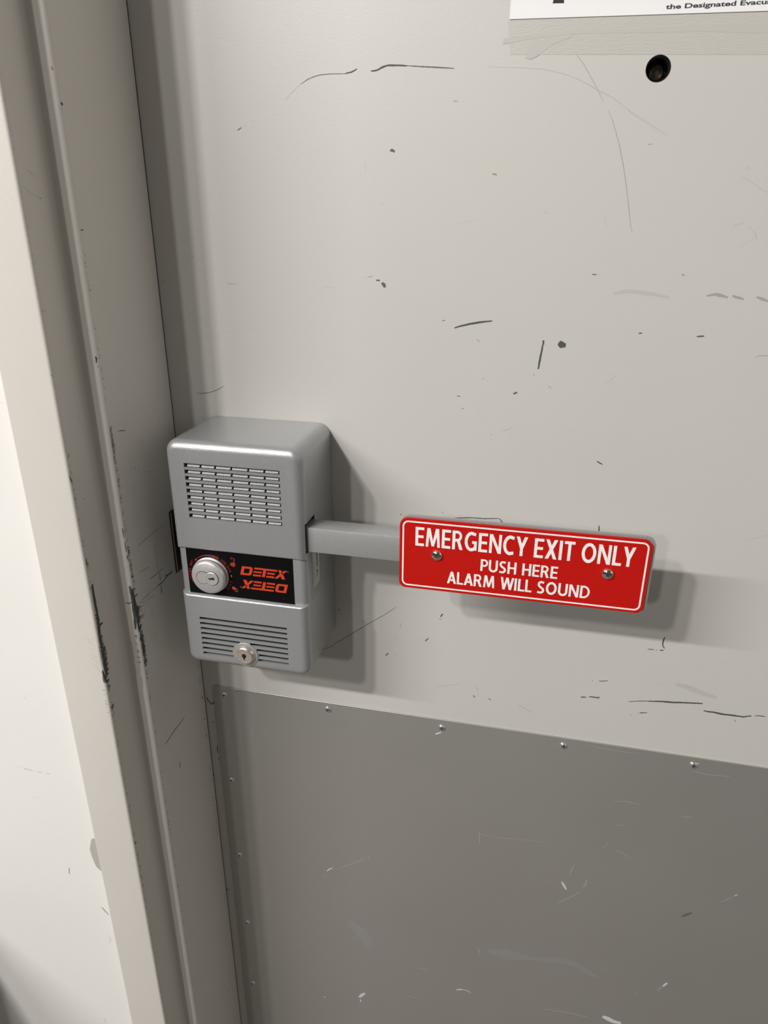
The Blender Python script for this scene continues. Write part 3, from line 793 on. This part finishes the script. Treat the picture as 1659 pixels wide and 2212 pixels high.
S1 0.38 -39.3,237.2 -36.5,238.8
O2 0.34 -104.2,319.8 -104.9,314.1 -105.4,308.9 -101.8,301.6
O1 0.82 -114.7,252.2 -113.5,251.3
O0 0.48 -101,229.5 -100,229
S0 0.81 -41.4,1 -51.5,0.3 -60.4,1.1 -69.5,0.3 -79,-0.8
S0 0.82 -60,-37.2 -60.6,-45.3
S2 0.82 -76.5,-50.8 -75.9,-55.1
S2 1.15 -26.5,-419.7 -19.9,-420.8
S2 0.84 -58.5,-327.7 -65.5,-324.2
D0 1.25 -22.4,-276.3 -16.7,-277.8
D0 2.19 -21.1,-106.7 -19.9,-107.7
W1 0.73 -123.2,-143.7 -124.9,-151.9
W1 0.92 -125.7,-151.7 -123.7,-151.7
W1 0.94 -95.8,-190.2 -92.2,-195.1 -89.1,-199.2
W2 0.76 -87.6,-201.9 -85.6,-204.6
W3 0.68 -158.8,-25.7 -148.7,-25 -137.5,-26.4
W2 1.01 -148.8,-25.4 -138.4,-26.9
W2 0.84 -135.1,-26.4 -128.5,-26.3
W2 0.83 -126.1,-26.6 -120.4,-26.3
W3 0.87 -148.2,-61.4 -138.2,-57.2
W2 0.78 -95.3,-230 -92.7,-233.8 -94.2,-241.2
W2 0.88 -121.9,-368.8 -121,-377.8
W2 0.78 -130.7,57.4 -128,55.7
W2 0.57 -95.8,124.4 -94.8,124.6
W3 0.58 -93.6,320.5 -87.1,319.2
C2 0.30 -49.6,137 -47.9,138.1 -46.4,137.6
C2 0.30 -41,139.9 -39.7,137.7 -38.1,136.7
C2 0.45 -45.5,138.4 -41.7,136.2
C2 0.38 -44.8,136.1 -42,134.1 -38.9,132.1
C2 0.30 -45.2,129.2 -39.5,128.4
S3 1.64 -92.6,557.3 -92.8,555.8
S1 1.98 -96.6,526.8 -96.4,525
S0 2.52 -92.5,508.5 -91.1,507.4
S2 1.44 -92.8,506.5 -92.5,504.3
S1 0.80 -92.1,435 -88.6,435.3
O2 0.44 -117.1,470.3 -112.8,468.2 -107.8,466.7
O2 0.43 -121.7,459.7 -115,456.6 -106.9,453.7
O1 0.62 -108.5,454 -106.6,453.8
S0 1.80 -96.5,353.2 -95.6,351.4 -96.6,348.7
S1 1.27 -95.5,346.4 -95,345.1
O2 0.69 -125.8,387 -121,386.4
O1 0.88 -127.1,345.8 -125.5,344.7
O0 0.54 -125.9,274.6 -125.5,270.9 -124.6,268.4
O0 0.55 -125.5,270.9 -123.2,269.4
S0 3.17 -93.5,167.7 -93,155.6 -92.5,140.2 -92.7,127.5
T0 1.98 -22.7,170.3 -22.3,155.9 -22.5,143 -23.2,129.7
T0 0.88 -28.7,154.7 -26.4,153.7 -21.9,156
S0 1.00 -92.7,159.7 -87,160
S0 1.01 -91.8,146.3 -85,147.6
S0 1.02 -91.1,137.1 -83.4,139.2
S0 1.23 -92.5,122.4 -92.8,118.1
S0 1.24 -91.8,113 -91.9,109.9
O0 3.06 -121.6,184.9 -122,169.8 -121.9,153.3 -124.2,134.5
O0 1.96 -123,149 -117,148.3
O0 2.02 -127.4,109.8 -126,102.7 -124.8,97.3
C1 1.19 -35.5,132.6 -35.2,122 -35,113.3
C1 2.02 -36,109.6 -36.8,97.5
S2 3.29 -91.5,300.1 -91.3,291.3 -91.7,282.5
S2 2.95 -92,278.9 -91.7,272.7
T0 0.76 -21.5,221.4 -21.2,212.8
T0 0.96 -20.9,209.7 -21,200.9
T0 1.16 -21.1,197.6 -20.2,192.9
S0 0.77 -94.1,195.7 -90.3,197.9
O0 0.94 -123.3,208 -123.7,201.7
O0 0.54 -125.7,274.1 -124.3,267.3
'''
for line in MARKS.strip().split('\n'):
    head, wd, *pp_ = line.split(' ')
    pl, k = head[0], int(head[1]); wd = float(wd); pts = [tuple(map(float, q.split(','))) for q in pp_]
    V, F = ribbon(pl, pts, max(wd * (0.8 if k in (2, 3) else 0.95), 0.25))
    ln = sum((Vector(a) - Vector(b)).length for a, b in zip(pts, pts[1:]))
    if ln < 5 and wd < 3: buckets.setdefault((pl, k), []).append((V, F))
    else:
        nm = 'scratch' if k in (5, 6) else 'smear' if k in (8, 9) else 'scuff_mark'
        link(nm, from_py(V, F, 0, False), MK[k], PARENT[pl])
def merge(parts):
    V = []; F = []
    for v, f in parts:
        b = len(V); V += v; F += [tuple(i + b for i in q) for q in f]
    return from_py(V, F, 0, False)
for (pl, k), parts in buckets.items():
    o = link('specks', merge(parts), MK[k], PARENT[pl]); o['kind'] = 'stuff'
# grey patch where wall paint came off next to the frame
link('bare_patch', from_py([(x, -112.15, z) for x, z in [(-91.3, -98.5), (-87.9, -96.7), (-85, -104), (-80, -118), (-76, -145), (-86.4, -140.6), (-92.3, -134), (-94.6, -122.3), (-95.4, -112.4)]], [tuple(range(9))], 0, False), MK[7], bpy.data.objects['wall_left'])
# rubbed edges of the frame: short dark strokes, dense where trolleys hit it
def edge_wear(bands, corner, planes, seed):
    random.seed(seed); parts = {0: [], 1: [], 2: []}
    for z0, z1, n, mx, wmax, dark in bands:
        for _ in range(n):
            z = random.uniform(z0, z1); pl, y_or_x, sgn = random.choice(planes)
            ln = random.uniform(0.3, 1) * mx; wd = random.uniform(0.25, wmax); sl = random.uniform(-0.3, 1.2)
            a = y_or_x + sgn * random.uniform(0, 0.6); bpt = a + sgn * ln
            k = dark if random.random() < 0.75 else min(2, dark + 1)
            parts[k].append(ribbon(pl, [(a, z), ((a + bpt) / 2, z + sl * ln * 0.5 + random.uniform(-.4, .4)), (bpt, z + sl * ln)], wd, 0.5, 0.12))
    for k, p in parts.items():
        if p:
            o = link('edge_wear', merge(p), MK[k], frame); o['kind'] = 'stuff'
# outer corner (x -35.5, y -126): mostly on the reveal side
edge_wear([(96, 160, 130, 4.2, 1.0, 0), (104, 128, 90, 6.0, 1.3, 0), (62, 96, 30, 4.5, 0.8, 1), (180, 205, 10, 3, 0.8, 0), (205, 300, 40, 1.8, 0.6, 1), (300, 520, 50, 1.5, 0.5, 2),
           (-60, 60, 30, 2.0, 0.7, 1), (-150, -60, 26, 2.2, 0.9, 0), (-330, -150, 30, 1.8, 0.7, 1)], None, [('O', -124.2, 1), ('O', -124.6, 1), ('O', -125.0, 1)], 3)
edge_wear([(104, 122, 6, 8, 0.35, 2), (62, 90, 8, 2.0, 0.7, 1)], None, [('C', -37.5, -1)], 5)
# stop corner (x -20.9, y -94)
edge_wear([(95, 150, 150, 4.0, 1.1, 0), (92, 120, 60, 5.0, 1.2, 0), (150, 205, 40, 3, 0.8, 0), (205, 260, 26, 2.6, 0.7, 1), (250, 300, 60, 3.6, 1.0, 2), (272, 300, 26, 4, 1.2, 2), (300, 420, 26, 1.4, 0.5, 1),
           (30, 92, 14, 2.0, 0.9, 0), (-60, 30, 26, 1.8, 0.7, 1), (-160, -60, 20, 2.0, 0.8, 0), (-350, -160, 26, 2, 0.9, 1)], None, [('S', -92.2, 1), ('S', -92.6, 1)], 7)
edge_wear([(95, 125, 16, 2.6, 0.8, 0), (150, 190, 5, 2, 0.6, 1)], None, [('T', -22.8, -1)], 9)
edge_wear([(-330, 60, 60, 2.0, 1.2, 0)], None, [('S', -4.2, -1)], 13)

# an unseen block added further left to cast a shadow into view
jb = thing('shadow_caster', 'unseen grey block added left of the frame to cast a shadow', 'shadow block', (0, 0, 0))
link('caster_body', box(-700, -288, -370, -112.5, -1000, -212, 3, 2), M['silver_bar'], jb)
link('caster_front', box(-694, -290, -376, -370.5, -994, -218, 2, 2), M['silver_bar'], jb)
